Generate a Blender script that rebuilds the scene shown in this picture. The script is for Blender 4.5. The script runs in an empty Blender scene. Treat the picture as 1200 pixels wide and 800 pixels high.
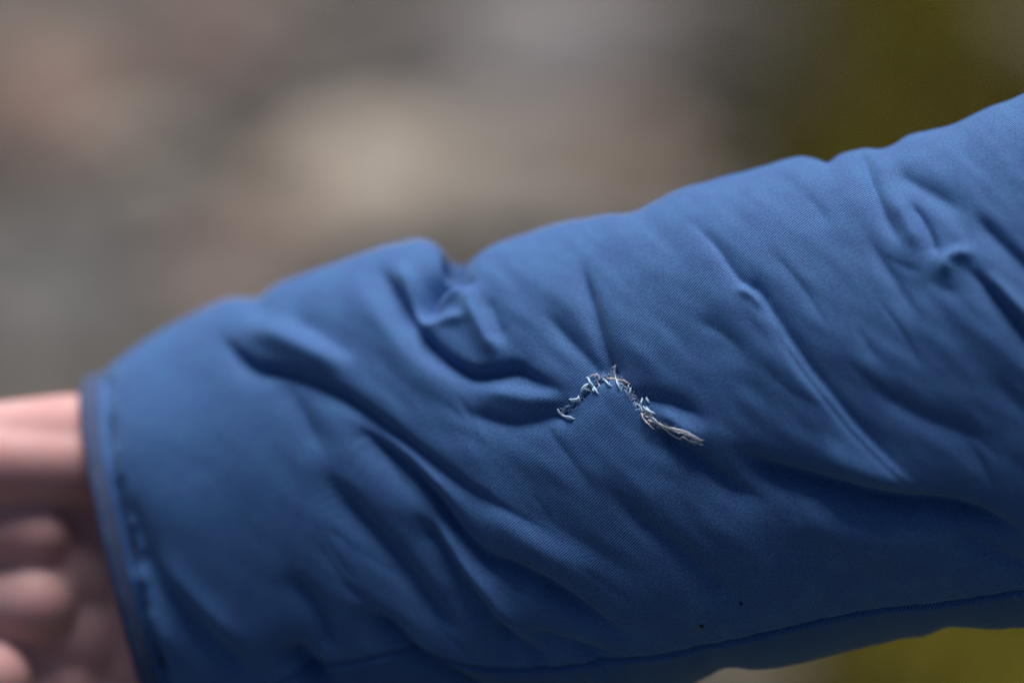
import bpy, math, random
import numpy as np
from mathutils import Vector, Matrix, Euler

random.seed(7)
rng = np.random.default_rng(11)
R = math.radians
scene = bpy.context.scene
COL = scene.collection

# ------------------------------------------------------------------ camera, sky, sun, exposure
K = 0.00018                 # metres per unit of the drawing used for the arm (about 0.18 mm)
DIST = 0.60                 # camera to sleeve
PITCH = R(27)               # the camera looks down at the sleeve and the ground beyond
ARM_H = 1.02                # height of the mended spot above the ground
FOCUS_Z = -16 * K
cam_d = bpy.data.cameras.new("camera")
cam = bpy.data.objects.new("camera", cam_d)
COL.objects.link(cam)
view = Vector((0, math.cos(PITCH), -math.sin(PITCH)))
up = Vector((0, math.sin(PITCH), math.cos(PITCH)))
right = Vector((1, 0, 0))
CENTRE = Vector((0, 0, ARM_H))
cam.location = CENTRE - view * DIST
cam.rotation_euler = (R(90) - PITCH, 0, 0)
cam_d.lens = 100
cam_d.sensor_width = 36
cam_d.clip_start = 0.02
cam_d.clip_end = 500
cam_d.dof.use_dof = True
cam_d.dof.focus_distance = DIST - FOCUS_Z
cam_d.dof.aperture_fstop = 2.6
scene.camera = cam

SUN_EL, SUN_AZ = R(65), R(4)          # azimuth measured from +Y (beyond the sleeve), towards -X
world = bpy.data.worlds.new("World")
scene.world = world
world.use_nodes = True
wn = world.node_tree
wn.nodes.clear()
sky = wn.nodes.new("ShaderNodeTexSky")
sky.sky_type = 'NISHITA'
sky.sun_disc = False
sky.sun_elevation = SUN_EL
sky.sun_rotation = SUN_AZ
sky.air_density = 0.8
sky.dust_density = 2.0
sky.ozone_density = 0.6
bg = wn.nodes.new("ShaderNodeBackground")
bg.inputs["Strength"].default_value = 0.05
wo = wn.nodes.new("ShaderNodeOutputWorld")
wn.links.new(sky.outputs[0], bg.inputs[0])
wn.links.new(bg.outputs[0], wo.inputs[0])

sun_d = bpy.data.lights.new("sun", 'SUN')
sun_d.energy = 5.0
sun_d.angle = R(44)
sun_d.color = (1.0, 0.95, 0.88)
sun = bpy.data.objects.new("sun", sun_d)
COL.objects.link(sun)
sdir = Vector((math.sin(SUN_AZ) * math.cos(SUN_EL), math.cos(SUN_AZ) * math.cos(SUN_EL), math.sin(SUN_EL)))
sun.rotation_euler = sdir.to_track_quat('Z', 'Y').to_euler()
sun.location = (0, 0, 6)

scene.view_settings.view_transform = 'Standard'
scene.view_settings.look = 'None'
scene.view_settings.exposure = 0.24
scene.view_settings.gamma = 1.0
scene.view_settings.use_curve_mapping = False

# ------------------------------------------------------------------ helpers
def tag(o, label=None, cat=None, group=None, kind=None):
    if label: o["label"] = label
    if cat: o["category"] = cat
    if group: o["group"] = group
    if kind: o["kind"] = kind
    return o

def mesh_np(name, co, faces, mat=None, parent=None, smooth=True):
    """co (N,3), faces (M,4) or list of lists"""
    me = bpy.data.meshes.new(name)
    if isinstance(faces, np.ndarray):
        me.vertices.add(len(co))
        me.vertices.foreach_set("co", np.asarray(co, np.float32).ravel())
        n, q = faces.shape
        me.loops.add(n * q)
        me.loops.foreach_set("vertex_index", faces.astype(np.int32).ravel())
        me.polygons.add(n)
        me.polygons.foreach_set("loop_start", np.arange(0, n * q, q, dtype=np.int32))
        me.polygons.foreach_set("loop_total", np.full(n, q, np.int32))
        me.update(calc_edges=True)
    else:
        me.from_pydata([tuple(c) for c in co], [], faces)
    me.validate()
    if smooth:
        me.polygons.foreach_set("use_smooth", np.ones(len(me.polygons), bool))
    if mat: me.materials.append(mat)
    o = bpy.data.objects.new(name, me)
    COL.objects.link(o)
    if parent: o.parent = parent
    return o

def catmull(pts, n=48):
    p = np.asarray(pts, float)
    if len(p) == 2:
        t = np.linspace(0, 1, n)[:, None]
        return p[0] * (1 - t) + p[1] * t
    q = np.vstack([2 * p[0] - p[1], p, 2 * p[-1] - p[-2]])
    out = []
    m = len(p) - 1
    for i in range(m):
        a, b, c, d = q[i], q[i + 1], q[i + 2], q[i + 3]
        k = max(2, n // m)
        t = np.linspace(0, 1, k, endpoint=(i == m - 1))[:, None]
        out.append(0.5 * (2 * b + (c - a) * t + (2 * a - 5 * b + 4 * c - d) * t * t + (3 * b - a - 3 * c + d) * t ** 3))
    return np.vstack(out)

def smoothstep(a, b, x):
    t = np.clip((x - a) / (b - a), 0, 1)
    return t * t * (3 - 2 * t)

def nodes_of(name):
    m = bpy.data.materials.new(name)
    m.use_nodes = True
    nt = m.node_tree
    b = nt.nodes["Principled BSDF"]
    return m, nt, b

def N(nt, typ, **kw):
    n = nt.nodes.new(typ)
    for k, v in kw.items():
        if k in n.inputs.keys(): n.inputs[k].default_value = v
        else: setattr(n, k, v)
    return n

def math_node(nt, op, a, b=None, c=None):
    n = nt.nodes.new("ShaderNodeMath")
    n.operation = op
    for i, v in enumerate((a, b, c)):
        if v is None: continue
        if isinstance(v, (int, float)): n.inputs[i].default_value = v
        else: nt.links.new(v, n.inputs[i])
    return n.outputs[0]

# ------------------------------------------------------------------ materials
def fabric_material(name, base, rib=1.0, sheen=0.4):
    m, nt, b = nodes_of(name)
    L = nt.links
    at = N(nt, "ShaderNodeAttribute", attribute_name="cloth_uv")
    sep = N(nt, "ShaderNodeSeparateXYZ")
    L.new(at.outputs["Vector"], sep.inputs[0])
    u, v = sep.outputs[0], sep.outputs[1]
    # slow wander of the yarns
    n1 = N(nt, "ShaderNodeTexNoise", Scale=0.02, Detail=2.0)
    L.new(at.outputs["Vector"], n1.inputs["Vector"])
    ang = R(41)
    a = math_node(nt, 'MULTIPLY', u, math.sin(ang))
    c = math_node(nt, 'MULTIPLY', v, math.cos(ang))
    ph = math_node(nt, 'ADD', a, c)
    ph = math_node(nt, 'ADD', ph, math_node(nt, 'MULTIPLY', n1.outputs[0], 3.5))
    s = math_node(nt, 'SINE', math_node(nt, 'MULTIPLY', ph, 2 * math.pi / 2.9))
    # floats along each rib
    along = math_node(nt, 'SUBTRACT', math_node(nt, 'MULTIPLY', u, math.cos(ang)), math_node(nt, 'MULTIPLY', v, math.sin(ang)))
    s2 = math_node(nt, 'SINE', math_node(nt, 'ADD', math_node(nt, 'MULTIPLY', along, 2 * math.pi / 4.6), math_node(nt, 'MULTIPLY', ph, 2.2)))
    n2 = N(nt, "ShaderNodeTexNoise", Scale=0.33, Detail=3.0, Roughness=0.7)
    L.new(at.outputs["Vector"], n2.inputs["Vector"])
    n3 = N(nt, "ShaderNodeTexNoise", Scale=0.03, Detail=4.0, Roughness=0.6)
    L.new(at.outputs["Vector"], n3.inputs["Vector"])
    h = math_node(nt, 'MULTIPLY', s, 0.42)
    h = math_node(nt, 'ADD', h, math_node(nt, 'MULTIPLY', s2, 0.14))
    h = math_node(nt, 'ADD', h, math_node(nt, 'MULTIPLY', n2.outputs[0], 1.5))
    bump = N(nt, "ShaderNodeBump", Strength=0.75 * rib, Distance=0.00012)
    L.new(h, bump.inputs["Height"])
    L.new(bump.outputs[0], b.inputs["Normal"])
    # yarn colour with twill shading painted in: ribs paler, grooves darker; plus dye mottling
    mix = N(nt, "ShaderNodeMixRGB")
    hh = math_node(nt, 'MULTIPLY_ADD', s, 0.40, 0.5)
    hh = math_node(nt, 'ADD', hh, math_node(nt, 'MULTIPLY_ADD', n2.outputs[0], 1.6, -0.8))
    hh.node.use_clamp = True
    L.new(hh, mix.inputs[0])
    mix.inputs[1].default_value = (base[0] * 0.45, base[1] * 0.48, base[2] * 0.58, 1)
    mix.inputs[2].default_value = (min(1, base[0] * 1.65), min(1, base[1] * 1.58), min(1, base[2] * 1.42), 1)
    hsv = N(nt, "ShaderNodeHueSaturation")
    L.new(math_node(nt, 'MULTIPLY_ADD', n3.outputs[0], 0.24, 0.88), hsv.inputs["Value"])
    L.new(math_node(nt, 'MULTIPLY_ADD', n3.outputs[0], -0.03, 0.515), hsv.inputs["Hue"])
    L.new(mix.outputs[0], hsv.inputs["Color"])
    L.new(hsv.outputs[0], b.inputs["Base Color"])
    b.inputs["Roughness"].default_value = 0.72
    b.inputs["Specular IOR Level"].default_value = 0.22
    b.inputs["Sheen Weight"].default_value = sheen
    b.inputs["Sheen Roughness"].default_value = 0.42
    b.inputs["Sheen Tint"].default_value = (0.42, 0.68, 1.0, 1)
    return m

def plain_noise_material(name, c1, c2, scale, rough=0.8, bump=0.0, bump_d=0.001, sheen=0.0, coords="Object", detail=5.0, spec=0.3):
    m, nt, b = nodes_of(name)
    L = nt.links
    tc = N(nt, "ShaderNodeTexCoord")
    n = N(nt, "ShaderNodeTexNoise", Scale=scale, Detail=detail, Roughness=0.62)
    L.new(tc.outputs[coords], n.inputs["Vector"])
    r = N(nt, "ShaderNodeValToRGB")
    r.color_ramp.elements[0].position = 0.32
    r.color_ramp.elements[1].position = 0.68
    r.color_ramp.elements[0].color = (*c1, 1)
    r.color_ramp.elements[1].color = (*c2, 1)
    L.new(n.outputs[0], r.inputs[0])
    L.new(r.outputs[0], b.inputs["Base Color"])
    b.inputs["Roughness"].default_value = rough
    b.inputs["Sheen Weight"].default_value = sheen
    b.inputs["Specular IOR Level"].default_value = spec
    if bump:
        bn = N(nt, "ShaderNodeBump", Strength=bump, Distance=bump_d)
        L.new(n.outputs[0], bn.inputs["Height"])
        L.new(bn.outputs[0], b.inputs["Normal"])
    return m

BLUE = (0.042, 0.122, 0.335)
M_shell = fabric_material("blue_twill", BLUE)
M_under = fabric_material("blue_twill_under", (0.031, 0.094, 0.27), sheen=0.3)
M_bind = plain_noise_material("blue_binding", (0.034, 0.056, 0.135), (0.046, 0.072, 0.165), 900, 0.8, 0.3, 0.0001, 0.05)
M_lining = plain_noise_material("navy_lining", (0.012, 0.022, 0.06), (0.02, 0.035, 0.09), 400, 0.7)
M_thread = plain_noise_material("pale_blue_thread", (0.48, 0.74, 0.99), (0.66, 0.86, 1.0), 3000, 0.55, 0.5, 0.00006, 0.3)
M_rose = plain_noise_material("rose_beige_thread", (0.66, 0.54, 0.56), (0.88, 0.78, 0.78), 2500, 0.7, 0.5, 0.00006, 0.3)
M_tail = plain_noise_material("grey_thread", (0.60, 0.67, 0.80), (0.78, 0.82, 0.90), 2500, 0.7, 0.5, 0.00006, 0.3)
M_fuzz = plain_noise_material("fuzz_fibre", (0.38, 0.52, 0.85), (0.66, 0.66, 0.78), 600, 0.8)
M_speck = plain_noise_material("dark_dirt", (0.007, 0.012, 0.03), (0.016, 0.022, 0.045), 2000, 0.8)

def skin_material():
    m, nt, b = nodes_of("skin")
    L = nt.links
    tc = N(nt, "ShaderNodeTexCoord")
    n = N(nt, "ShaderNodeTexNoise", Scale=45.0, Detail=5.0, Roughness=0.6)
    L.new(tc.outputs["Object"], n.inputs["Vector"])
    r = N(nt, "ShaderNodeValToRGB")
    r.color_ramp.elements[0].position = 0.3
    r.color_ramp.elements[1].position = 0.72
    r.color_ramp.elements[0].color = (0.50, 0.255, 0.265, 1)
    r.color_ramp.elements[1].color = (0.57, 0.36, 0.365, 1)
    L.new(n.outputs[0], r.inputs[0])
    L.new(r.outputs[0], b.inputs["Base Color"])
    b.inputs["Roughness"].default_value = 0.62
    b.inputs["Specular IOR Level"].default_value = 0.3
    b.inputs["Subsurface Weight"].default_value = 0.6
    b.inputs["Subsurface Radius"].default_value = (1.0, 0.3, 0.18)
    b.inputs["Subsurface Scale"].default_value = 0.009
    n2 = N(nt, "ShaderNodeTexVoronoi", Scale=900.0)
    L.new(tc.outputs["Object"], n2.inputs["Vector"])
    bn = N(nt, "ShaderNodeBump", Strength=0.25, Distance=0.0002)
    L.new(n2.outputs[0], bn.inputs["Height"])
    L.new(bn.outputs[0], b.inputs["Normal"])
    return m
M_skin = skin_material()

# ------------------------------------------------------------------ ground beyond the arm
def ground_point(px, py, h=0.0):
    """where the sight line through a spot of the drawing meets the ground"""
    d = view * DIST + right * ((px - 600) * K) + up * ((400 - py) * K)
    t = (h - cam.location.z) / d.z
    return cam.location + d * t

def ground_material():
    m, nt, b = nodes_of("gravelly_soil")
    L = nt.links
    tc = N(nt, "ShaderNodeTexCoord")
    n = N(nt, "ShaderNodeTexNoise", Scale=5.5, Detail=8.0, Roughness=0.7)
    L.new(tc.outputs["Object"], n.inputs["Vector"])
    r = N(nt, "ShaderNodeValToRGB")
    e = r.color_ramp.elements
    e[0].position, e[0].color = 0.28, (0.026, 0.025, 0.025, 1)
    e[1].position, e[1].color = 0.75, (0.085, 0.075, 0.064, 1)
    k = e.new(0.5); k.color = (0.046, 0.041, 0.037, 1)
    L.new(n.outputs[0], r.inputs[0])
    L.new(r.outputs[0], b.inputs["Base Color"])
    b.inputs["Roughness"].default_value = 0.9
    bn = N(nt, "ShaderNodeBump", Strength=0.6, Distance=0.02)
    L.new(n.outputs[0], bn.inputs["Height"])
    L.new(bn.outputs[0], b.inputs["Normal"])
    return m
M_ground = ground_material()

gx = np.concatenate([[-60, -25, -10], np.linspace(-4, 4, 90), [10, 25, 60]])
gy = np.concatenate([[-40, -15, -5], np.linspace(-2, 7, 100), [12, 25, 80]])
GX, GY = np.meshgrid(gx, gy)
GZ = 0.018 * np.sin(GX * 3.1 + GY * 1.3) + 0.015 * np.sin(GY * 4.3 - GX * 1.7) + rng.normal(0, 0.004, GX.shape)
ii = np.arange(len(gy) - 1)[:, None] * len(gx) + np.arange(len(gx) - 1)[None, :]
gf = np.stack([ii, ii + 1, ii + 1 + len(gx), ii + len(gx)], -1).reshape(-1, 4)
ground = mesh_np("ground", np.stack([GX, GY, GZ], -1).reshape(-1, 3), gf, M_ground)
tag(ground, "out of focus grey brown stony ground far below the sleeve", "ground", kind="structure")

import bmesh
def stone_mesh(name, seed, sub=3):
    r = np.random.default_rng(seed)
    bm = bmesh.new()
    bmesh.ops.create_icosphere(bm, subdivisions=sub, radius=1.0)
    f = [(r.normal(0, 1, 3) * 1.3, r.uniform(0, 6.28), r.uniform(0.05, 0.13)) for _ in range(9)]
    f += [(r.normal(0, 1, 3) * 4, r.uniform(0, 6.28), r.uniform(0.01, 0.03)) for _ in range(8)]
    pl = [(Vector(r.normal(0, 1, 3)).normalized(), r.uniform(0.66, 0.9)) for _ in range(8)]
    for v in bm.verts:
        c = v.co.copy()
        s = 1 + sum(a * math.sin(float(np.dot(k, c)) + p) for k, p, a in f)
        c *= s
        for nrm, d in pl:
            e = c.dot(nrm) - d
            if e > 0: c -= nrm * e * 0.8
        v.co = c
    me = bpy.data.meshes.new(name)
    bm.to_mesh(me); bm.free()
    me.polygons.foreach_set("use_smooth", np.ones(len(me.polygons), bool))
    return me

def stone_mat(name, c):
    return plain_noise_material(name, tuple(x * 0.75 for x in c), tuple(min(1, x * 1.25) for x in c), 3.0, 0.85, 0.5, 0.03)

stone_specs = [
    # px, py, rx, ry, rz, colour, label
    (455, 225, .100, .13, .08, (.42, .37, .32), "large pale cream stone, the brightest blur above the bunched fold of the sleeve"),
    (365, 240, .070, .09, .055, (.42, .32, .255), "tan stone touching the left side of the large pale cream stone"),
    (75, 140, .105, .13, .08, (.28, .195, .165), "reddish brown stone blurred at the upper left"),
    (165, 190, .060, .08, .05, (.36, .34, .31), "pale grey stone just right of the reddish brown stone"),
    (235, 25, .095, .10, .06, (.19, .13, .12), "dark rust coloured stone at the top edge left of centre"),
    (40, 345, .115, .10, .06, (.125, .125, .13), "dark charcoal stone blurred above the bare hand"),
    (640, 45, .150, .14, .07, (.165, .155, .165), "wide slate grey stone blurred along the top edge"),
    (600, 190, .105, .10, .05, (.25, .225, .20), "mid grey brown stone between the large pale stone and the moss"),
    (260, 325, .080, .08, .05, (.24, .185, .17), "dull pinkish stone right behind the cuff end of the sleeve"),
    (735, 190, .075, .09, .045, (.20, .15, .125), "brown stone at the left border of the green moss"),
    (1235, 10, .06, .07, .05, (.22, .205, .17), "grey stone lying in the moss at the top right corner"),
    (860, 800, .05, .06, .04, (.30, .27, .24), "small grey stone blurred below the underside of the sleeve"),
]
for i, (px, py, rx, ry, rz, c, lab) in enumerate(stone_specs):
    me = stone_mesh("stone", 100 + i)
    me.materials.append(stone_mat("stone_surface", c))
    o = bpy.data.objects.new("stone", me)
    COL.objects.link(o)
    p = ground_point(px, py + 12, rz * 0.4)
    o.location = (p.x, p.y, rz * 0.35)
    o.scale = (rx, ry, rz)
    o.rotation_euler = (0, 0, random.uniform(-0.5, 0.5))
    tag(o, lab, "stone", "blurred stones on the ground")

# moss and short grass on the right side
def in_moss(x, y):
    a = ground_point(880, 60); b_ = ground_point(830, 800)
    t = (y - b_.y) / (a.y - b_.y)
    edge = b_.x + (a.x - b_.x) * t + 0.05 * math.sin(y * 7.0) + 0.03 * math.sin(y * 17)
    return x - edge
mv, mf = [], []
cnt = 0
tries = 0
while cnt < 34000 and tries < 300000:
    tries += 1
    y = random.uniform(0.2, 4.7); x = random.uniform(-.2, 2.1)
    e = in_moss(x, y)
    if e < random.uniform(-.14, .14): continue
    h = random.uniform(.02, .06); w = random.uniform(.003, .007)
    a = random.uniform(0, 6.28); t = random.uniform(0, 6.28); ln = random.uniform(.2, .9) * h
    z = 0.018 * math.sin(x * 3.1 + y * 1.3) + 0.015 * math.sin(y * 4.3 - x * 1.7) + .02
    i0 = len(mv)
    dx, dy = math.cos(a) * w, math.sin(a) * w
    mv += [(x - dx, y - dy, z), (x + dx, y + dy, z), (x + dx * .7 + math.cos(t) * ln * .4, y + dy * .7 + math.sin(t) * ln * .4, z + h * .65),
           (x - dx * .7 + math.cos(t) * ln * .4, y - dy * .7 + math.sin(t) * ln * .4, z + h * .65), (x + math.cos(t) * ln, y + math.sin(t) * ln, z + h)]
    mf += [[i0, i0 + 1, i0 + 2, i0 + 3], [i0 + 3, i0 + 2, i0 + 4]]
    cnt += 1
M_moss = plain_noise_material("olive_moss", (.052, .043, .010), (.100, .091, .010), 3.0, 0.9, detail=3.0, spec=0.05)
moss = mesh_np("moss", mv, mf, M_moss, smooth=False)
tag(moss, "blurred olive green moss and short grass on the right side of the ground", "moss", kind="stuff")
# the damp soil carpet the moss grows in
ml, mr = [], []
ys = np.linspace(-1.9, 5.2, 60)
a_ = ground_point(880, 60); b_ = ground_point(830, 800)
cv = []
for y in ys:
    t = (y - b_.y) / (a_.y - b_.y)
    ed = b_.x + (a_.x - b_.x) * t + 0.05 * math.sin(y * 7.0) + 0.03 * math.sin(y * 17)
    for j in range(12):
        ed = ed + (0.02 if j == 0 else 0)
        xx = ed + (3.9 - ed) * (j / 11) ** 1.5
        zz = 0.018 * math.sin(xx * 3.1 + y * 1.3) + 0.015 * math.sin(y * 4.3 - xx * 1.7)
        cv.append((xx, y, zz + (0.034 if j else -0.02)))
ii = np.arange(59)[:, None] * 12 + np.arange(11)[None, :]
cf = np.stack([ii, ii + 1, ii + 13, ii + 12], -1).reshape(-1, 4)
carpet = mesh_np("moss_bed", np.array(cv), cf, M_moss)
tag(carpet, "olive moss bed under the short grass at the right", "moss", kind="structure")

# gravel between the stones: nobody could count it
gv, gfc, gcol = [], [], []
base_pebbles = []
for s in range(6):
    me = stone_mesh("pebble_source", 300 + s, 2)
    base_pebbles.append((np.array([v.co[:] for v in me.vertices]), np.array([p.vertices[:] for p in me.polygons])))
    bpy.data.meshes.remove(me)
off = 0
for _ in range(1700):
    y = random.uniform(1.5, 5.0); x = random.uniform(-1.7, 1.7)
    if in_moss(x, y) > -.01: continue
    r = random.choice((0.012, 0.018, 0.026, 0.038))
    bv, bf = random.choice(base_pebbles)
    a = random.uniform(0, 6.28)
    v = bv * np.array([r, r * random.uniform(.7, 1.1), r * .6])
    v = np.stack([v[:, 0] * math.cos(a) - v[:, 1] * math.sin(a), v[:, 0] * math.sin(a) + v[:, 1] * math.cos(a), v[:, 2]], -1)
    gv.append(v + np.array([x, y, 0.02 + r * .2])); gfc.append(bf + off); off += len(bv)
M_gravel = plain_noise_material("gravel_stone", (.075, .073, .075), (.29, .26, .24), 9.0, 0.85, detail=2.0)
gravel = mesh_np("gravel", np.vstack(gv), np.vstack(gfc), M_gravel)
tag(gravel, "blurred grey and brown gravel between the larger stones", "gravel", kind="stuff")

# ------------------------------------------------------------------ the sleeve
DP = DIST / K                       # camera distance in drawing units
def to_local(P):
    """drawing units (x right, y down, z towards the viewer) -> metres in the arm's own frame"""
    P = np.asarray(P, float)
    f = 1 - P[..., 2] / DP
    return np.stack([(P[..., 0] - 600) * f * K, (400 - P[..., 1]) * f * K, P[..., 2] * K], -1)

sleeve = bpy.data.objects.new("jacket_sleeve", None)
COL.objects.link(sleeve)
sleeve.empty_display_size = 0.02
sleeve.location = CENTRE
sleeve.rotation_euler = (R(90) - PITCH, 0, 0)
tag(sleeve, "blue padded twill jacket sleeve with a hand mended L shaped tear", "jacket sleeve")

B_DEPTH = 172.0
AX = np.array([60, 100, 400, 740, 1000, 1250, 2000.])
AZ = np.array([-392, -380, -284, -B_DEPTH, -118, -72, 40.])
top_x = np.array([105, 124, 150, 180, 220, 265, 300, 330, 380, 430, 465, 490, 508, 520, 529, 536, 546, 570, 600, 640, 680, 712, 740, 765, 790, 830, 870, 910, 942, 958, 970, 985, 1010, 1035, 1046, 1062, 1090, 1120, 1160, 1200, 1260, 1400, 1600, 2000.])
top_y = np.array([450, 435, 416, 393, 371, 351, 343, 330, 312, 295, 284, 280, 285, 295, 309, 317, 312, 294, 280, 264, 254, 250, 248, 238, 225, 212, 199, 188, 183, 187, 192, 181, 172, 172, 168, 158, 151, 144, 127, 109, 86, 40, 0, -60.])
sm_x = np.array([105, 124, 150, 180, 220, 265, 300, 380, 490, 600, 740, 870, 1000, 1120, 1200, 1400, 1600, 2000.])
sm_y = np.array([450, 435, 416, 394, 372, 352, 340, 312, 288, 276, 244, 204, 174, 144, 112, 40, 0, -60.])
bot_x = np.array([215, 300, 400, 520, 650, 760, 812, 832, 850, 880, 960, 1040, 1090, 1113, 1130, 1160, 1200, 1300, 1500, 2100.])
bot_y = np.array([905, 896, 884, 868, 842, 815, 800, 790, 782, 782, 770, 753, 742, 732, 733, 735, 735, 742, 752, 790.])
bsm_x = np.array([215, 400, 650, 860, 1000, 1120, 1300, 1500, 2100.])
bsm_y = np.array([905, 884, 842, 790, 762, 742, 740, 752, 790.])
seam_x = np.array([150, 250, 320, 345, 365, 400, 440, 485, 515, 560, 605, 650, 720, 800, 860, 930, 1000, 1100, 1200, 1350, 1600, 2100.])
seam_y = np.array([812, 812, 806, 790, 785, 779, 771, 765, 773, 783, 786, 783, 775, 762, 749, 735, 720, 708, 695, 680, 676, 690.])
SHIFT = 112.0

def pchip_like(x, xp, yp):
    """smooth monotone-ish interpolation (finite-difference Hermite)"""
    d = np.gradient(yp, xp)
    i = np.clip(np.searchsorted(xp, x) - 1, 0, len(xp) - 2)
    h = xp[i + 1] - xp[i]
    t = (x - xp[i]) / h
    t = np.clip(t, -0.5, 1.5)
    return ((2 * t ** 3 - 3 * t ** 2 + 1) * yp[i] + (t ** 3 - 2 * t ** 2 + t) * h * d[i]
            + (-2 * t ** 3 + 3 * t ** 2) * yp[i + 1] + (t ** 3 - t ** 2) * h * d[i + 1])

S0 = 124.0
S = np.concatenate([np.arange(S0, 1215, 1.25), np.arange(1216, 1980, 9.0)])
def section(s, th):
    """point of the bare tube: s along the upper edge, th 0 = upper edge, pi = lower edge, beyond = back"""
    ty = pchip_like(s, sm_x, sm_y)
    dev = pchip_like(s, top_x, top_y) - ty
    bx = s + SHIFT
    by = pchip_like(bx, bsm_x, bsm_y)
    bdev = pchip_like(bx, bot_x, bot_y) - by
    w = (1 - np.cos(th)) / 2
    px = s * (1 - w) + bx * w
    py = ty * (1 - w) + by * w
    tf = np.minimum(np.abs(th), np.abs(2 * np.pi - th))
    py = py + dev * np.exp(-(tf / 0.30) ** 1.5) + bdev * np.exp(-(np.abs(th - np.pi) / 0.28) ** 1.5)
    bul = np.interp(s, [105, 260, 500, 900, 2000], [40, 22, 8, 0, 0])
    sn = np.sin(th)
    sb = np.sign(sn) * np.abs(sn) ** 0.6
    px = px - bul * sb
    py = py + bul * sb * 0.1
    z = np.interp(px, AX, AZ) + np.where(sn > 0, B_DEPTH, 120.0) * np.sign(sn) * np.abs(sn) ** 0.92
    return np.stack([px, py, z], -1)

# --- wrinkle relief: one raster of heights in drawing units
RX0, RY0, RW, RH = 60, 60, 1240, 900
HT = np.zeros((RH, RW))
YY, XX = np.mgrid[RY0:RY0 + RH, RX0:RX0 + RW].astype(float)

GAIN = 1.4
def stroke(pts, amp, wa, wb, t0=.12, t1=.35, cusp=True):
    """amp <0 valley, >0 ridge; wa / wb widths above / below (left / right of travel)"""
    c = catmull(pts, 40)
    seg = np.diff(c, axis=0)
    ln = np.hypot(seg[:, 0], seg[:, 1])
    cum = np.concatenate([[0], np.cumsum(ln)])
    tot = cum[-1]
    m = 4.5 * max(wa, wb)
    x0 = int(max(RX0, c[:, 0].min() - m)) - RX0; x1 = int(min(RX0 + RW, c[:, 0].max() + m)) - RX0
    y0 = int(max(RY0, c[:, 1].min() - m)) - RY0; y1 = int(min(RY0 + RH, c[:, 1].max() + m)) - RY0
    if x1 <= x0 or y1 <= y0: return
    X = XX[y0:y1, x0:x1]; Y = YY[y0:y1, x0:x1]
    acc = np.zeros(X.shape)
    step = max(1, len(seg) // 36)
    idx = list(range(0, len(c) - 1, step)) + [len(c) - 1]
    for a, b in zip(idx[:-1], idx[1:]):
        dx, dy = c[b] - c[a]
        l = math.hypot(dx, dy) + 1e-6
        rx = X - c[a, 0]; ry = Y - c[a, 1]
        t = np.clip((rx * dx + ry * dy) / (l * l), 0, 1)
        d = np.hypot(rx - t * dx, ry - t * dy)
        sd = (dx * ry - dy * rx) / l
        bl = 0.5 + 0.5 * np.clip(sd / np.maximum(d, 2.0), -1, 1)
        w = wa * (1 - bl) + wb * bl
        if cusp:
            e = 0.42 * w
            f = np.exp(-(np.sqrt(d * d + e * e) - e) / (0.85 * w))
        else:
            f = np.exp(-d * d / (2 * w * w))
        uu = (cum[a] + t * (cum[b] - cum[a])) / tot
        tp = smoothstep(0, t0, uu) if t0 > 0 else 1.0
        tp = tp * (smoothstep(1, 1 - t1, uu) if t1 > 0 else 1.0)
        acc = np.maximum(acc, f * tp)
    g = GAIN * (1 + 0.55 * float(smoothstep(430, 580, c[:, 1].mean())))
    HT[y0:y1, x0:x1] += g * amp * acc / max(1e-6, acc.max())

V = stroke
# fold by the cuff
V([(250, 384), (275, 410), (300, 428), (335, 435), (370, 447), (410, 468), (460, 504), (510, 543), (560, 578), (620, 612), (700, 660)], -10.5, 5, 13, .12, .6)
V([(285, 384), (330, 397), (370, 414), (412, 436)], 10, 15, 11, .3, .3, False)
V([(405, 492), (440, 518), (475, 545), (505, 578), (525, 608), (548, 635), (572, 655), (600, 664), (645, 688), (685, 715), (725, 738), (765, 752)], -11, 6, 13, .15, .25)
V([(440, 505), (480, 535), (515, 570), (545, 600)], 4, 9, 9, .3, .4, False)
V([(375, 545), (400, 580), (440, 626), (470, 662), (500, 704), (530, 740), (552, 762)], -9, 10, 15, .25, .25)
V([(490, 606), (503, 622), (518, 644), (542, 680), (566, 710), (590, 740), (607, 772)], -9, 5.5, 17, .15, .2)
V([(500, 600), (522, 628), (552, 672), (590, 718), (622, 756)], 6, 10, 9, .25, .3, False)
V([(585, 735), (614, 757), (642, 778)], -6, 6, 9, .3, .2)
V([(618, 736), (660, 752), (700, 766), (735, 771)], -6, 6, 11, .25, .35)
V([(590, 575), (650, 618), (715, 655), (780, 690)], -3, 14, 20, .3, .4)
V([(560, 590), (600, 620), (650, 652), (700, 690)], 4, 16, 16, .3, .4, False)
V([(700, 560), (738, 597), (770, 622), (802, 648), (842, 686), (892, 728)], -5, 8, 16, .3, .3)
V([(148, 575), (165, 628), (190, 682), (228, 728), (268, 768), (310, 806)], -8, 11, 15, .2, .2)
V([(185, 640), (215, 690), (255, 730), (300, 770)], 4, 12, 12, .3, .3, False)
V([(165, 640), (168, 680), (185, 730), (210, 780)], 5, 9, 9, .3, .3, False)
V([(340, 674), (352, 684), (369, 704), (384, 734), (394, 766)], -6, 5, 14, .2, .2)
V([(415, 714), (437, 721), (460, 737), (478, 757), (490, 768), (515, 782), (545, 800), (600, 830)], -10, 5, 12, .2, .25)
V([(338, 758), (356, 780), (384, 804)], -15, 11, 12, .2, .3)
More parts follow.
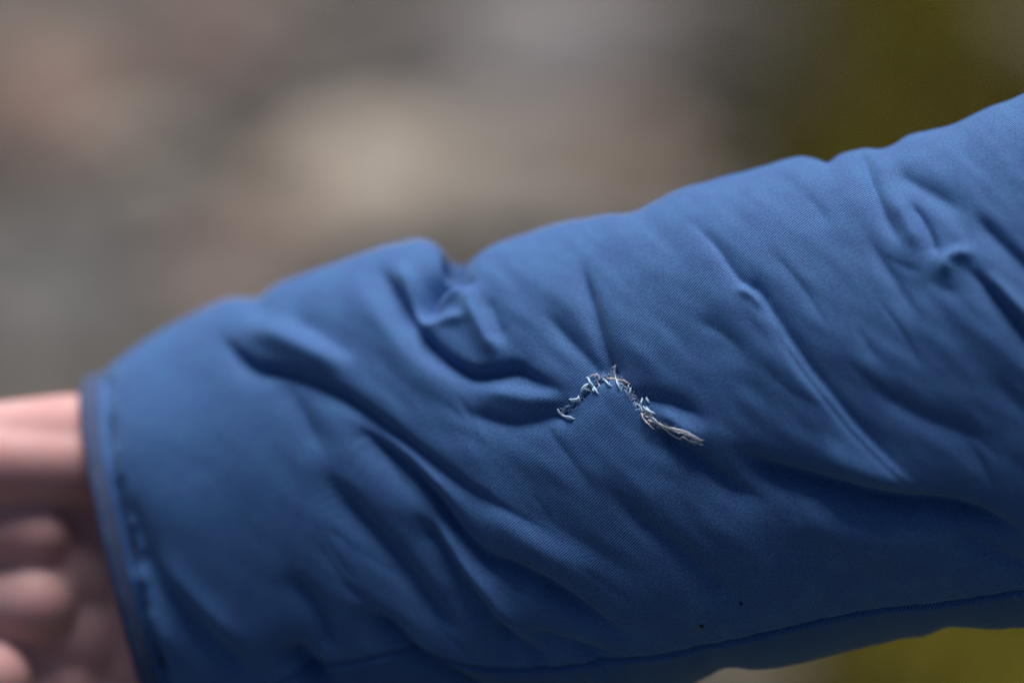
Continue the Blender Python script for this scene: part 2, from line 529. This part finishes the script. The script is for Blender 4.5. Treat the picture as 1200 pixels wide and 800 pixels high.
# bunched fold at the top
V([(540, 312), (526, 316), (511, 327), (500, 345), (494, 374)], -30, 12, 11, .12, .28)
V([(436, 308), (447, 318), (459, 332), (472, 355), (486, 381), (508, 408), (533, 428), (556, 438), (585, 434), (606, 432), (628, 445), (652, 456), (676, 460)], -13, 5.5, 13, .15, .3)
V([(415, 315), (428, 345), (447, 377), (475, 410), (515, 440), (560, 458)], 5, 12, 14, .3, .3, False)
V([(470, 310), (480, 340), (492, 380), (512, 395)], 7, 8, 8, .2, .3, False)
V([(535, 478), (572, 490), (608, 496), (640, 487), (660, 484)], -6, 9, 10, .3, .05)
V([(560, 452), (600, 463), (655, 470)], 4, 9, 8, .3, .2, False)
V([(496, 382), (520, 374), (550, 371)], 4, 6, 5, .2, .3, False)
V([(546, 334), (553, 362), (568, 392), (584, 414)], 7, 6, 8, .2, .2, False)
V([(500, 362), (515, 348), (540, 335)], 6, 6, 6, .2, .2, False)
V([(570, 345), (582, 375), (592, 402)], -4, 9, 9, .3, .3)
V([(545, 322), (550, 327)], -5, 4, 4, 0, 0, False)
# top left
V([(330, 366), (365, 386), (400, 410), (420, 428)], -6, 16, 16, .3, .3)
V([(298, 338), (303, 356), (312, 374)], -5, 12, 12, .05, .4, False)
V([(322, 442), (345, 470), (365, 505), (385, 545)], -5, 12, 16, .2, .4)
V([(165, 480), (190, 560), (230, 640)], 5, 40, 40, .3, .4, False)
# pulled fabric around the darn
V([(678, 300), (687, 335), (695, 365), (703, 395), (711, 420), (718, 438)], -11, 7, 8, .35, .03)
V([(632, 358), (662, 393), (684, 416), (702, 437)], -5.5, 9, 9, .35, .05)
V([(748, 462), (765, 466), (787, 471), (812, 483), (836, 502)], -6.5, 7, 9, .08, .5)
V([(766, 497), (788, 514), (806, 527), (834, 549), (869, 575), (908, 599)], -10, 7, 16, .12, .45)
V([(772, 484), (797, 500), (826, 517)], 4, 8, 8, .25, .4, False)
V([(654, 486), (672, 472), (690, 453), (706, 441), (721, 440), (737, 455), (749, 474), (764, 492)], -2.6, 18, 14, .1, .15, False)
G1 = [(795, 246), (820, 270), (838, 288), (852, 308), (868, 328), (888, 342), (905, 364), (925, 395), (950, 431), (975, 462), (1002, 496), (1032, 527), (1060, 553), (1090, 580)]
V(G1, -5.5, 10, 4, .22, .22)
V([(x - 9, y + 6) for x, y in G1[6:]], -1.6, 3, 3, .3, .2)
V([(x - 20, y + 12) for x, y in G1], 2.5, 12, 26, .3, .25, False)
V([(865, 338), (884, 346), (895, 360)], 4, 5, 5, .3, .3, False)
V([(884, 337), (895, 349)], -2.5, 5, 5, 0, 0, False)
V([(812, 372), (838, 386), (862, 404), (880, 425)], -2.5, 7, 9, .3, .4)
V([(1009, 174), (1019, 204), (1032, 236), (1045, 266), (1058, 294)], -6, 6, 9, .08, .35)
V([(1040, 196), (1075, 213), (1110, 234), (1140, 262)], -6.5, 10, 18, .2, .4)
V([(1062, 232), (1080, 254), (1092, 278), (1099, 302)], -6, 5, 8, .25, .2)
V([(1046, 230), (1064, 262), (1078, 292)], 5, 9, 8, .3, .3, False)
V([(1142, 248), (1165, 275), (1188, 298), (1225, 330)], -6, 7, 11, .25, .2)
V([(1122, 305), (1130, 313), (1152, 331), (1177, 361), (1204, 396), (1245, 450)], -10, 6, 9, .3, .2)
V([(1108, 322), (1110, 306), (1122, 298), (1142, 299)], 5, 6, 6, .2, .3, False)
V([(1150, 318), (1180, 347), (1210, 378)], 4, 6, 7, .3, .2, False)
V([(1010, 268), (1032, 302), (1058, 345), (1088, 386)], -4, 8, 12, .25, .4)
V([(1085, 326), (1108, 339), (1130, 346)], -2.5, 8, 10, .25, .4)
V([(1000, 446), (1040, 465), (1075, 484), (1120, 503), (1180, 520)], -5, 11, 14, .3, .4)
V([(850, 520), (895, 543), (940, 558), (980, 569), (1020, 580), (1060, 589), (1100, 592), (1150, 606), (1215, 636)], -16, 7, 18, .2, .2)
V([(960, 530), (1010, 556), (1065, 572)], 5, 16, 10, .3, .3, False)
V([(1120, 622), (1165, 650), (1215, 672)], -6, 11, 16, .3, .2)
V([(930, 600), (990, 625), (1060, 640)], 4, 20, 20, .3, .3, False)
V([(1160, 430), (1190, 470), (1230, 500)], -3, 14, 14, .3, .3)
for k in range(33):
    if k < 16: x, y = random.uniform(360, 680), random.uniform(500, 770)
    elif k < 28: x, y = random.uniform(860, 1200), random.uniform(170, 640)
    else: x, y = random.uniform(420, 700), random.uniform(330, 480)
    a = R(random.uniform(32, 62)); ln = random.uniform(40, 130); b = random.uniform(-.35, .35)
    V([(x, y), (x + math.cos(a) * ln * .5, y + math.sin(a) * ln * .5), (x + math.cos(a) * ln * .5 + math.cos(a + b) * ln * .5, y + math.sin(a) * ln * .5 + math.sin(a + b) * ln * .5)],
      -random.uniform(.6, 1.5), random.uniform(3, 5), random.uniform(5, 9), .35, .4)
def soften(a, sg):
    r = int(3 * sg + 1); k = np.exp(-np.arange(-r, r + 1) ** 2 / (2 * sg * sg)); k /= k.sum()
    a = sum(k[i] * np.roll(a, i - r, 0) for i in range(2 * r + 1))
    return sum(k[i] * np.roll(a, i - r, 1) for i in range(2 * r + 1))
HT = soften(HT, 1.2)
V([(654, 486), (672, 474), (690, 455), (706, 443), (721, 442), (738, 457), (750, 476), (766, 493)], -3.4, 2.2, 1.9, .03, .05)
# seam along the underside: stitched groove with a rolled lip below it
sx = np.arange(250, 1290, 26.0)
sp = [(x, float(pchip_like(np.array([x]), seam_x, seam_y)[0])) for x in sx]
V(sp, -2.6, 1.3, 1.1, .02, .02)
for x, y in zip(np.arange(300, 1250, 37), np.interp(np.arange(300, 1250, 37), seam_x, seam_y)):
    a = random.uniform(-8, 8)
    V([(x - 3, y), (x - 14 + a, y - random.uniform(14, 34))], -random.uniform(.2, .7), 5, 6, 0, .7)
# edge seam of the cuff binding with its needle dimples
def cuff_line(th, off=0.0):
    q = section(np.full_like(np.asarray(th, float), S0), np.asarray(th, float))
    q[..., 0] += off
    return q
cl = cuff_line(np.linspace(0.15, 2.9, 24), 20)
cg = cuff_line(np.linspace(0.12, 3.0, 26), 13)
V([(float(a) + 3, float(b)) for a, b, _ in cg], -6, 4.5, 7, .02, .02)
for y in (505, 578, 612, 648, 700, 770):
    j = np.interp(y, cl[:, 1], cl[:, 0])
    V([(j, y - 8), (j + 4, y + 10)], -2.2, 6, 8, 0, 0, False)
V([(148, 600), (160, 625), (168, 655)], 4, 6, 6, .3, .3, False)

# faint puckers everywhere, stretched along the run of the creases
def lowpass(a, s):
    k = np.fft.fftfreq(a.shape[0])[:, None]; l = np.fft.fftfreq(a.shape[1])[None, :]
    # anisotropic: long direction (1, .85) down-right
    ca, sa = math.cos(R(42)), math.sin(R(42))
    p = l * ca + k * sa; q = -l * sa + k * ca
    f = np.exp(-2 * np.pi ** 2 * ((p * s * 2.6) ** 2 + (q * s) ** 2))
    o = np.real(np.fft.ifft2(np.fft.fft2(a) * f))
    return o / o.std()
HT += (0.3 + 0.7 * smoothstep(280, 520, XX)) * 0.8 * lowpass(rng.normal(size=HT.shape), 16) + (0.2 + 0.8 * smoothstep(280, 520, XX)) * 0.45 * lowpass(rng.normal(size=HT.shape), 6) + 1.3 * lowpass(rng.normal(size=HT.shape), 38)

def sample_h(px, py):
    x = np.clip(px - RX0, 0, RW - 1.01); y = np.clip(py - RY0, 0, RH - 1.01)
    i = y.astype(int); j = x.astype(int); fy = y - i; fx = x - j
    h = (HT[i, j] * (1 - fx) + HT[i, j + 1] * fx) * (1 - fy) + (HT[i + 1, j] * (1 - fx) + HT[i + 1, j + 1] * fx) * fy
    fade = smoothstep(1290, 1215, px) * smoothstep(950, 900, py)
    return h * fade

# --- rows: the seam falls exactly on a row
TH = np.linspace(0, np.pi, 700)
NU, NL, NB = 430, 70, 40
th_seam = np.empty(len(S))
for i, s in enumerate(S):
    q = section(np.full(len(TH), s), TH)
    g = q[:, 1] - pchip_like(q[:, 0], seam_x, seam_y)
    k = max(1, np.argmax(g > 0)) if (g > 0).any() else len(TH) - 30
    fr = np.clip(-g[k - 1] / (g[k] - g[k - 1] + 1e-9), 0, 1)
    th_seam[i] = min(TH[k - 1] + fr * (TH[k] - TH[k - 1]), np.pi - 0.12)
kk = np.ones(9) / 9
ths = np.convolve(np.pad(th_seam, 4, mode='edge'), kk, 'valid')
u = np.linspace(0, 1, NU)
u = 0.5 * u + 0.5 * (1 - np.cos(u * np.pi)) / 2 * 0 + 0.5 * u
Tup = u[:, None] * ths[None, :]
Tlo = ths[None, :] + np.linspace(0, 1, NL)[1:, None] * (np.pi - ths)[None, :]
Tbk = np.broadcast_to((np.pi + np.linspace(0, 1, NB)[1:] * np.pi)[:, None], (NB - 1, len(S)))
T = np.vstack([Tup, Tlo, Tbk])
Sg = np.broadcast_to(S[None, :], T.shape)
P = section(Sg, T)
base_px, base_py = P[..., 0].copy(), P[..., 1].copy()
L0 = to_local(P)
# bare normals
du = np.gradient(L0, axis=1); dv = np.gradient(L0, axis=0)
nrm = np.cross(dv, du)
nrm /= np.linalg.norm(nrm, axis=-1, keepdims=True) + 1e-12
if nrm[200, 300, 2] < 0: nrm = -nrm
h = sample_h(base_px, base_py)
front = np.where(T <= np.pi, 1.0, 0.0)
tf = np.minimum(T, np.abs(2 * np.pi - T))
# the shell dives under the binding at the cuff
dive = np.exp(-((Sg - S0) / 8.0)) * -8.0
h = h * np.where(front > 0, 1, smoothstep(np.pi + .5, np.pi, T) + smoothstep(2 * np.pi - .5, 2 * np.pi, T)) + dive
dth = np.maximum(T - ths[None, :], 0) * 200.0
h = h + np.where(T <= np.pi, 1.8 * smoothstep(0, 5, dth) * np.exp(-dth / 45.0), 1.8 * np.exp(-np.maximum(np.pi - ths[None, :], 0) * 200 / 45) * smoothstep(np.pi + .6, np.pi, T))
L = L0 + nrm * (h * K)[..., None]
# cloth coordinates: along the arm and round it by arc length
arc = np.concatenate([np.zeros((1, L0.shape[1])), np.cumsum(np.linalg.norm(np.diff(L0, axis=0), axis=-1), axis=0)], 0) / K
arc = arc - arc[240:241] + 380
cuv = np.stack([base_px, arc, np.zeros_like(arc)], -1)

def grid_obj(name, rows, mat):
    sub = L[rows]; n, m = sub.shape[:2]
    ii = np.arange(n - 1)[:, None] * m + np.arange(m - 1)[None, :]
    f = np.stack([ii, ii + m, ii + m + 1, ii + 1], -1).reshape(-1, 4)
    o = mesh_np(name, sub.reshape(-1, 3), f, mat, sleeve)
    a = o.data.attributes.new("cloth_uv", 'FLOAT_VECTOR', 'POINT')
    a.data.foreach_set("vector", cuv[rows].reshape(-1, 3).astype(np.float32).ravel())
    return o
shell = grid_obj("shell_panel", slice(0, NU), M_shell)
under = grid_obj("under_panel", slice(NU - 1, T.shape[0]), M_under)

# --- surface lookup for things sewn onto the shell
FL = L[:NU + NL - 1]; FN = nrm[:NU + NL - 1]
Ff = DP / (DP - FL[..., 2] / K)
Fx = FL[..., 0] / K * Ff + 600; Fy = 400 - FL[..., 1] / K * Ff
def on_surface(px, py, lift=0.0):
    d = (Fx - px) ** 2 + (Fy - py) ** 2
    k = np.unravel_index(np.argmin(d), d.shape)
    return FL[k] + FN[k] * lift * K

def tube(name, path, r, mat, parent, sides=6, taper=(.6, .5), flat=1.0):
    path = np.asarray(path, float)
    n = len(path)
    tan = np.gradient(path, axis=0); tan /= np.linalg.norm(tan, axis=1, keepdims=True) + 1e-12
    ref = np.array([0, 0, 1.0])
    co = []
    for i in range(n):
        a = np.cross(tan[i], ref); a /= np.linalg.norm(a) + 1e-12
        b = np.cross(a, tan[i])
        t = i / (n - 1)
        rr = r * min(1.0, taper[0] + (1 - taper[0]) * t / .2, taper[1] + (1 - taper[1]) * (1 - t) / .2)
        for k in range(sides):
            q = 2 * np.pi * k / sides
            co.append(path[i] + (a * math.cos(q) + b * math.sin(q) * flat) * rr)
    faces = []
    for i in range(n - 1):
        for k in range(sides):
            faces.append([i * sides + k, i * sides + (k + 1) % sides, (i + 1) * sides + (k + 1) % sides, (i + 1) * sides + k])
    faces.append(list(range(sides))[::-1]); faces.append([(n - 1) * sides + k for k in range(sides)])
    return mesh_np(name, co, faces, mat, parent)

def sewn(name, pts, r, mat, arch=4.3, ends=-0.8, n=16, label=None, wob=0.25):
    """a thread that dives into the cloth at both ends"""
    c = catmull(pts, n)
    m = len(c)
    path = []
    for i, (x, y) in enumerate(c):
        t = i / (m - 1)
        lift = ends + (arch - ends) * math.sin(math.pi * min(1, max(0, t))) ** 0.55
        path.append(on_surface(x + random.uniform(-wob, wob), y + random.uniform(-wob, wob), lift))
    path = np.array(path)
    path[1:-1] = (path[:-2] + 2 * path[1:-1] + path[2:]) / 4
    o = tube(name, path, r * K, mat, sleeve)
    if label: o["label"] = label
    return o

stitches = [
    ([(654.5, 479.5), (658, 484.5), (664, 488), (672.5, 490.5)], 1.25), ([(655, 480), (661, 486.5), (668, 488.5), (671, 490.5)], 1.0),
    ([(668.5, 467), (674, 469.5), (679, 467), (680, 471)], 1.1), ([(670, 470.5), (675, 468), (680.5, 469.5)], 1.0), ([(678, 464), (680, 468), (679, 472)], .8),
    ([(682.5, 459.5), (686, 453.5), (691, 449.5)], 1.05), ([(682, 459), (687, 456.5), (692.5, 459)], 1.0), ([(684, 456), (690, 451)], .8),
    ([(689, 443.5), (693.5, 449.5), (697, 454), (701, 461)], 1.2), ([(691, 447), (696, 454), (699, 456.5)], 1.0), ([(695, 452), (696.5, 459)], .8),
    ([(707.5, 444.5), (711.5, 447.5), (716.5, 452)], 1.05),
    ([(721.5, 428.5), (721.8, 435), (721.5, 441)], 1.2), ([(721.5, 440), (724, 447), (726.5, 455)], .95), ([(718, 432), (722, 430)], .6),
    ([(737.3, 451.5), (738, 455.5)], .8), ([(740.2, 454.5), (739, 460)], .9),
    ([(753, 467), (752, 473), (752.5, 479)], 1.15), ([(758, 465.5), (759.5, 469), (761, 472)], 1.2),
    ([(756.5, 478.5), (761, 481.5), (767, 484.5)], 1.3), ([(758, 477), (763, 483), (764, 486)], 1.0), ([(754, 476), (757, 480), (757, 484)], .8),
    ([(747, 473), (751, 477), (752, 482)], .8),
]
for pts, r in stitches:
    q = np.array(pts, float); q = q.mean(0) + (q - q.mean(0)) * 1.18; pts = [tuple(v) for v in q]; r *= 1.08
    sewn("mending_stitch", pts, r, M_thread)
rose = [
    ([(710.5, 442.5), (716, 444.5), (722, 444), (730, 446.5), (739, 449.5)], 1.1), ([(712, 444.5), (719, 443), (726, 446)], .8), ([(722, 446), (730, 445.5), (737, 449)], .9),
    ([(690, 441), (696, 440), (701.5, 440), (703, 446)], .6), ([(697, 443), (700, 438.5), (704, 444)], .5), ([(700, 447), (703, 452), (701, 455)], .5),
    ([(751.5, 482.5), (755, 479.8), (758, 481.5), (757, 485), (753, 485.5)], .7), ([(752, 484), (754, 490), (759, 494)], .9), ([(756, 487), (761, 488), (763, 492)], .8),
]
for pts, r in rose:
    sewn("darning_thread", pts, r, M_rose, arch=3.0, ends=0.2, label="rose beige thread end of the darn" if r > 1 else None)
tails = [
    ([(757, 489), (765, 489.5), (775, 497), (788, 501.5), (800, 504), (812, 509.5), (824, 516)], .85),
    ([(760, 492), (770, 496), (778, 501), (790, 510), (797, 514), (801, 511), (806, 515.5), (817, 518)], .95),
    ([(757, 493), (761, 497), (767.5, 503.5)], .7),
    ([(765, 490), (776, 499), (790, 505), (804, 508.5), (815, 514)], .6),
    ([(768, 493), (783, 501), (797, 505.5), (813, 511.5)], .5),
]
for i, (pts, r) in enumerate(tails):
    sewn("loose_thread_tail", pts, r, M_tail if i != 2 else M_rose, arch=5.5, ends=2.6, n=30, wob=0.35, label="loose grey thread tail at the right end of the darn" if i == 0 else None)
# fine fluff: torn yarn ends, the hairs of the mending thread and of the loose tail
def fluff(name, path, count, mat, spread, length, rad, along=0.0, lift=3.5, tr=(0, 1)):
    co, fa = [], []
    for k in range(count):
        i = int(random.uniform(*tr) * (len(path) - 2))
        c = path[i] + rng.normal(0, spread, 2)
        d = path[i + 1] - path[i]
        a = random.uniform(0, 6.28)
        if random.random() < along: a = math.atan2(d[1], d[0]) + random.uniform(-.4, .4)
        ln = random.uniform(*length)
        p0 = on_surface(c[0], c[1], random.uniform(-.5, 1.0)); p2 = on_surface(c[0] + math.cos(a) * ln, c[1] + math.sin(a) * ln, random.uniform(.6, lift))
        p1 = (p0 + p2) / 2 + np.array([random.uniform(-1, 1), random.uniform(-1, 1), random.uniform(.5, 2)]) * K
        q = catmull([p0, p1, p2], 6)
        tn = q[-1] - q[0]; tn = tn / (np.linalg.norm(tn) + 1e-9)
        A = np.cross(tn, [0, 0, 1.0]); A /= np.linalg.norm(A) + 1e-9; Bv = np.cross(A, tn)
        r = random.uniform(*rad) * K
        b0 = len(co)
        for pt in q:
            for j in range(3):
                g = 2.094 * j
                co.append(pt + (A * math.cos(g) + Bv * math.sin(g)) * r)
        for i2 in range(len(q) - 1):
            for j in range(3):
                fa.append([b0 + i2 * 3 + j, b0 + i2 * 3 + (j + 1) % 3, b0 + i2 * 3 + 3 + (j + 1) % 3, b0 + i2 * 3 + 3 + j])
    o = mesh_np(name, np.array(co), np.array(fa), mat, sleeve)
    o["kind"] = "stuff"
tear = catmull([(656, 484), (672, 473), (690, 454), (706, 442), (721, 442), (738, 457), (749, 475), (765, 492)], 120)
fluff("frayed_fluff", tear, 110, M_fuzz, 2.2, (2, 6), (.16, .28), tr=(.45, 1))
fluff("thread_fluff", tear, 130, M_thread, 2.0, (2, 6.5), (.16, .30), along=.35, lift=4.5)
fluff("tail_fluff", catmull([(758, 490), (776, 498), (792, 505), (806, 510), (818, 515)], 60), 70, M_tail, 1.6, (4, 11), (.18, .32), along=.9, lift=6.0)

# two specks of dirt near the seam
for (x, y, r) in ((822.5, 732.5, 3.4), (868.5, 706.5, 2.6)):
    me = stone_mesh("dirt_speck", int(x), 2)
    me.materials.append(M_speck)
    o = bpy.data.objects.new("dirt_speck", me); COL.objects.link(o); o.parent = sleeve
    o.location = Vector(on_surface(x, y, 0.4)); o.scale = (r * K * 0.9, r * K * 1.15, r * K * .35); o.rotation_euler = (0, 0, -.4)

# --- cuff binding: rolled strip round the mouth of the sleeve
def ring_loops(offs, th, wav=True):
    out = []
    for (ox, oh) in offs:
        q = section(np.full(len(th), S0), th)
        q[:, 0] += ox
        ln = to_local(q)
        q2 = section(np.full(len(th), S0 + 6), th); ln2 = to_local(q2)
        tv = np.roll(ln, -1, 0) - np.roll(ln, 1, 0)
        n = np.cross(tv, ln2 - ln)
        n /= np.linalg.norm(n, axis=1, keepdims=True) + 1e-12
        cen = ln.mean(0)
        sgn = np.sign(((ln - cen) * n).sum(1, keepdims=True)); n = n * sgn
        w = (1 + .10 * np.sin(th * 23) + .06 * np.sin(th * 41 + 1)) if wav else 1.0
        tk = np.exp(-(np.minimum(th, 2 * np.pi - th) / 0.5) ** 2) * 5.0
        out.append(ln + n * ((oh * w - tk) * K)[:, None])
    return np.array(out)
th_r = np.linspace(0, 2 * np.pi, 260, endpoint=False)
prof = []
for k in range(16):
    a = 2 * np.pi * k / 16
    prof.append((-5 + 10.0 * math.cos(a) * (1 if abs(math.cos(a)) > .2 else 1), -2.5 + 5.5 * math.sin(a) * (abs(math.sin(a)) ** -.25 if abs(math.sin(a)) > .05 else 1)))
rl = ring_loops(prof, th_r)
npf, nr = rl.shape[:2]
faces = []
for i in range(npf):
    for j in range(nr):
        faces.append([i * nr + j, ((i + 1) % npf) * nr + j, ((i + 1) % npf) * nr + (j + 1) % nr, i * nr + (j + 1) % nr])
binding = mesh_np("cuff_binding", rl.reshape(-1, 3), np.array(faces), M_bind, sleeve)
binding["label"] = "greyish blue rolled binding round the cuff"
# lining running back inside
lin = ring_loops([(-4, -6), (12, -11), (40, -14), (110, -16), (240, -18)], th_r, False)
npf, nr = lin.shape[:2]
faces = [[i * nr + j, (i + 1) * nr + j, (i + 1) * nr + (j + 1) % nr, i * nr + (j + 1) % nr] for i in range(npf - 1) for j in range(nr)]
mesh_np("cuff_lining", lin.reshape(-1, 3), np.array(faces), M_lining, sleeve)

# ------------------------------------------------------------------ the hand: one continuous body, loosely closed
ZC = -380.0
def caps(chain):
    """chain of (x, y, z offset, radius) -> densely spaced balls"""
    out = []
    for (a, b) in zip(chain[:-1], chain[1:]):
        a = np.array(a, float); b = np.array(b, float)
        n = max(2, int(np.linalg.norm(b[:3] - a[:3]) / (0.16 * min(a[3], b[3]))))
        for t in np.linspace(0, 1, n): out.append(a * (1 - t) + b * t)
    return out
chains = [
    [(620, 640, 10, 128), (330, 665, 0, 120), (170, 675, -25, 112)],                       # forearm and wrist
    [(170, 610, -10, 88), (60, 600, 18, 82), (-60, 580, -6, 78), (-300, 570, -40, 64)],                      # back of the hand, four rays
    [(170, 670, 2, 92), (60, 660, 22, 84), (-60, 665, 0, 80), (-320, 660, -40, 66)],
    [(175, 740, 4, 90), (60, 745, 26, 84), (-60, 750, 4, 78), (-305, 752, -40, 62)],
    [(185, 800, 4, 82), (70, 815, 20, 78), (-50, 830, 0, 72), (-270, 838, -40, 56)],
    [(180, 552, 15, 88), (115, 548, 74, 54), (0, 546, 92, 52), (-90, 545, 98, 50)],
    [(180, 545, 5, 84), (80, 526, 42, 72), (-40, 532, 62, 62), (-150, 528, 84, 56), (-235, 548, 100, 50), (-320, 600, 104, 40)],   # ball of the thumb, thumb
    [(150, 600, 40, 54), (150, 640, 46, 50)],                                              # heel of the hand
    [(170, 700, 42, 60), (180, 780, 44, 66), (194, 850, 24, 64)],
    [(-300, 570, -60, 58), (-320, 590, 40, 50), (-190, 612, 60, 46), (-70, 618, 60, 44), (10, 624, 78, 43), (50, 628, 82, 45)],       # index
    [(-320, 660, -60, 60), (-345, 672, 50, 52), (-200, 690, 76, 48), (-80, 700, 58, 44), (0, 706, 76, 47), (44, 708, 88, 54)],     # middle
    [(-305, 752, -60, 58), (-330, 766, 60, 52), (-210, 786, 90, 48), (-110, 796, 92, 45), (-40, 800, 110, 46), (-6, 796, 118, 48)],     # ring
    [(-270, 838, -58, 54), (-290, 850, 50, 46), (-170, 872, 88, 43), (-80, 880, 84, 42), (-10, 882, 80, 40)],    # little
    [(60, 802, 60, 48), (82, 806, 60, 50), (110, 880, 30, 56)],                            # pad below the little finger
]
bmh = bmesh.new()
for ch in chains:
    for (x, y, z, r) in caps(ch):
        loc = Vector(to_local(np.array([x, y, z + ZC])))
        bmesh.ops.create_icosphere(bmh, subdivisions=3, radius=r * K, matrix=Matrix.Translation(loc))
meh = bpy.data.meshes.new("hand_source")
bmh.to_mesh(meh); bmh.free()
hand = bpy.data.objects.new("person", meh)
COL.objects.link(hand)
rm = hand.modifiers.new("remesh", 'REMESH'); rm.mode = 'VOXEL'; rm.voxel_size = 5.5 * K
sm = hand.modifiers.new("smooth", 'SMOOTH'); sm.factor = 0.5; sm.iterations = 14
dg = bpy.context.evaluated_depsgraph_get()
me2 = bpy.data.meshes.new_from_object(hand.evaluated_get(dg))
hand.modifiers.clear()
hand.data = me2
bpy.data.meshes.remove(meh)
me2.name = "person"
me2.materials.clear(); me2.materials.append(M_skin)
me2.polygons.foreach_set("use_smooth", np.ones(len(me2.polygons), bool))
hand.location = CENTRE
hand.rotation_euler = (R(90) - PITCH, 0, 0)
tag(hand, "bare hand with loosely curled fingers coming out of the blue cuff", "person")
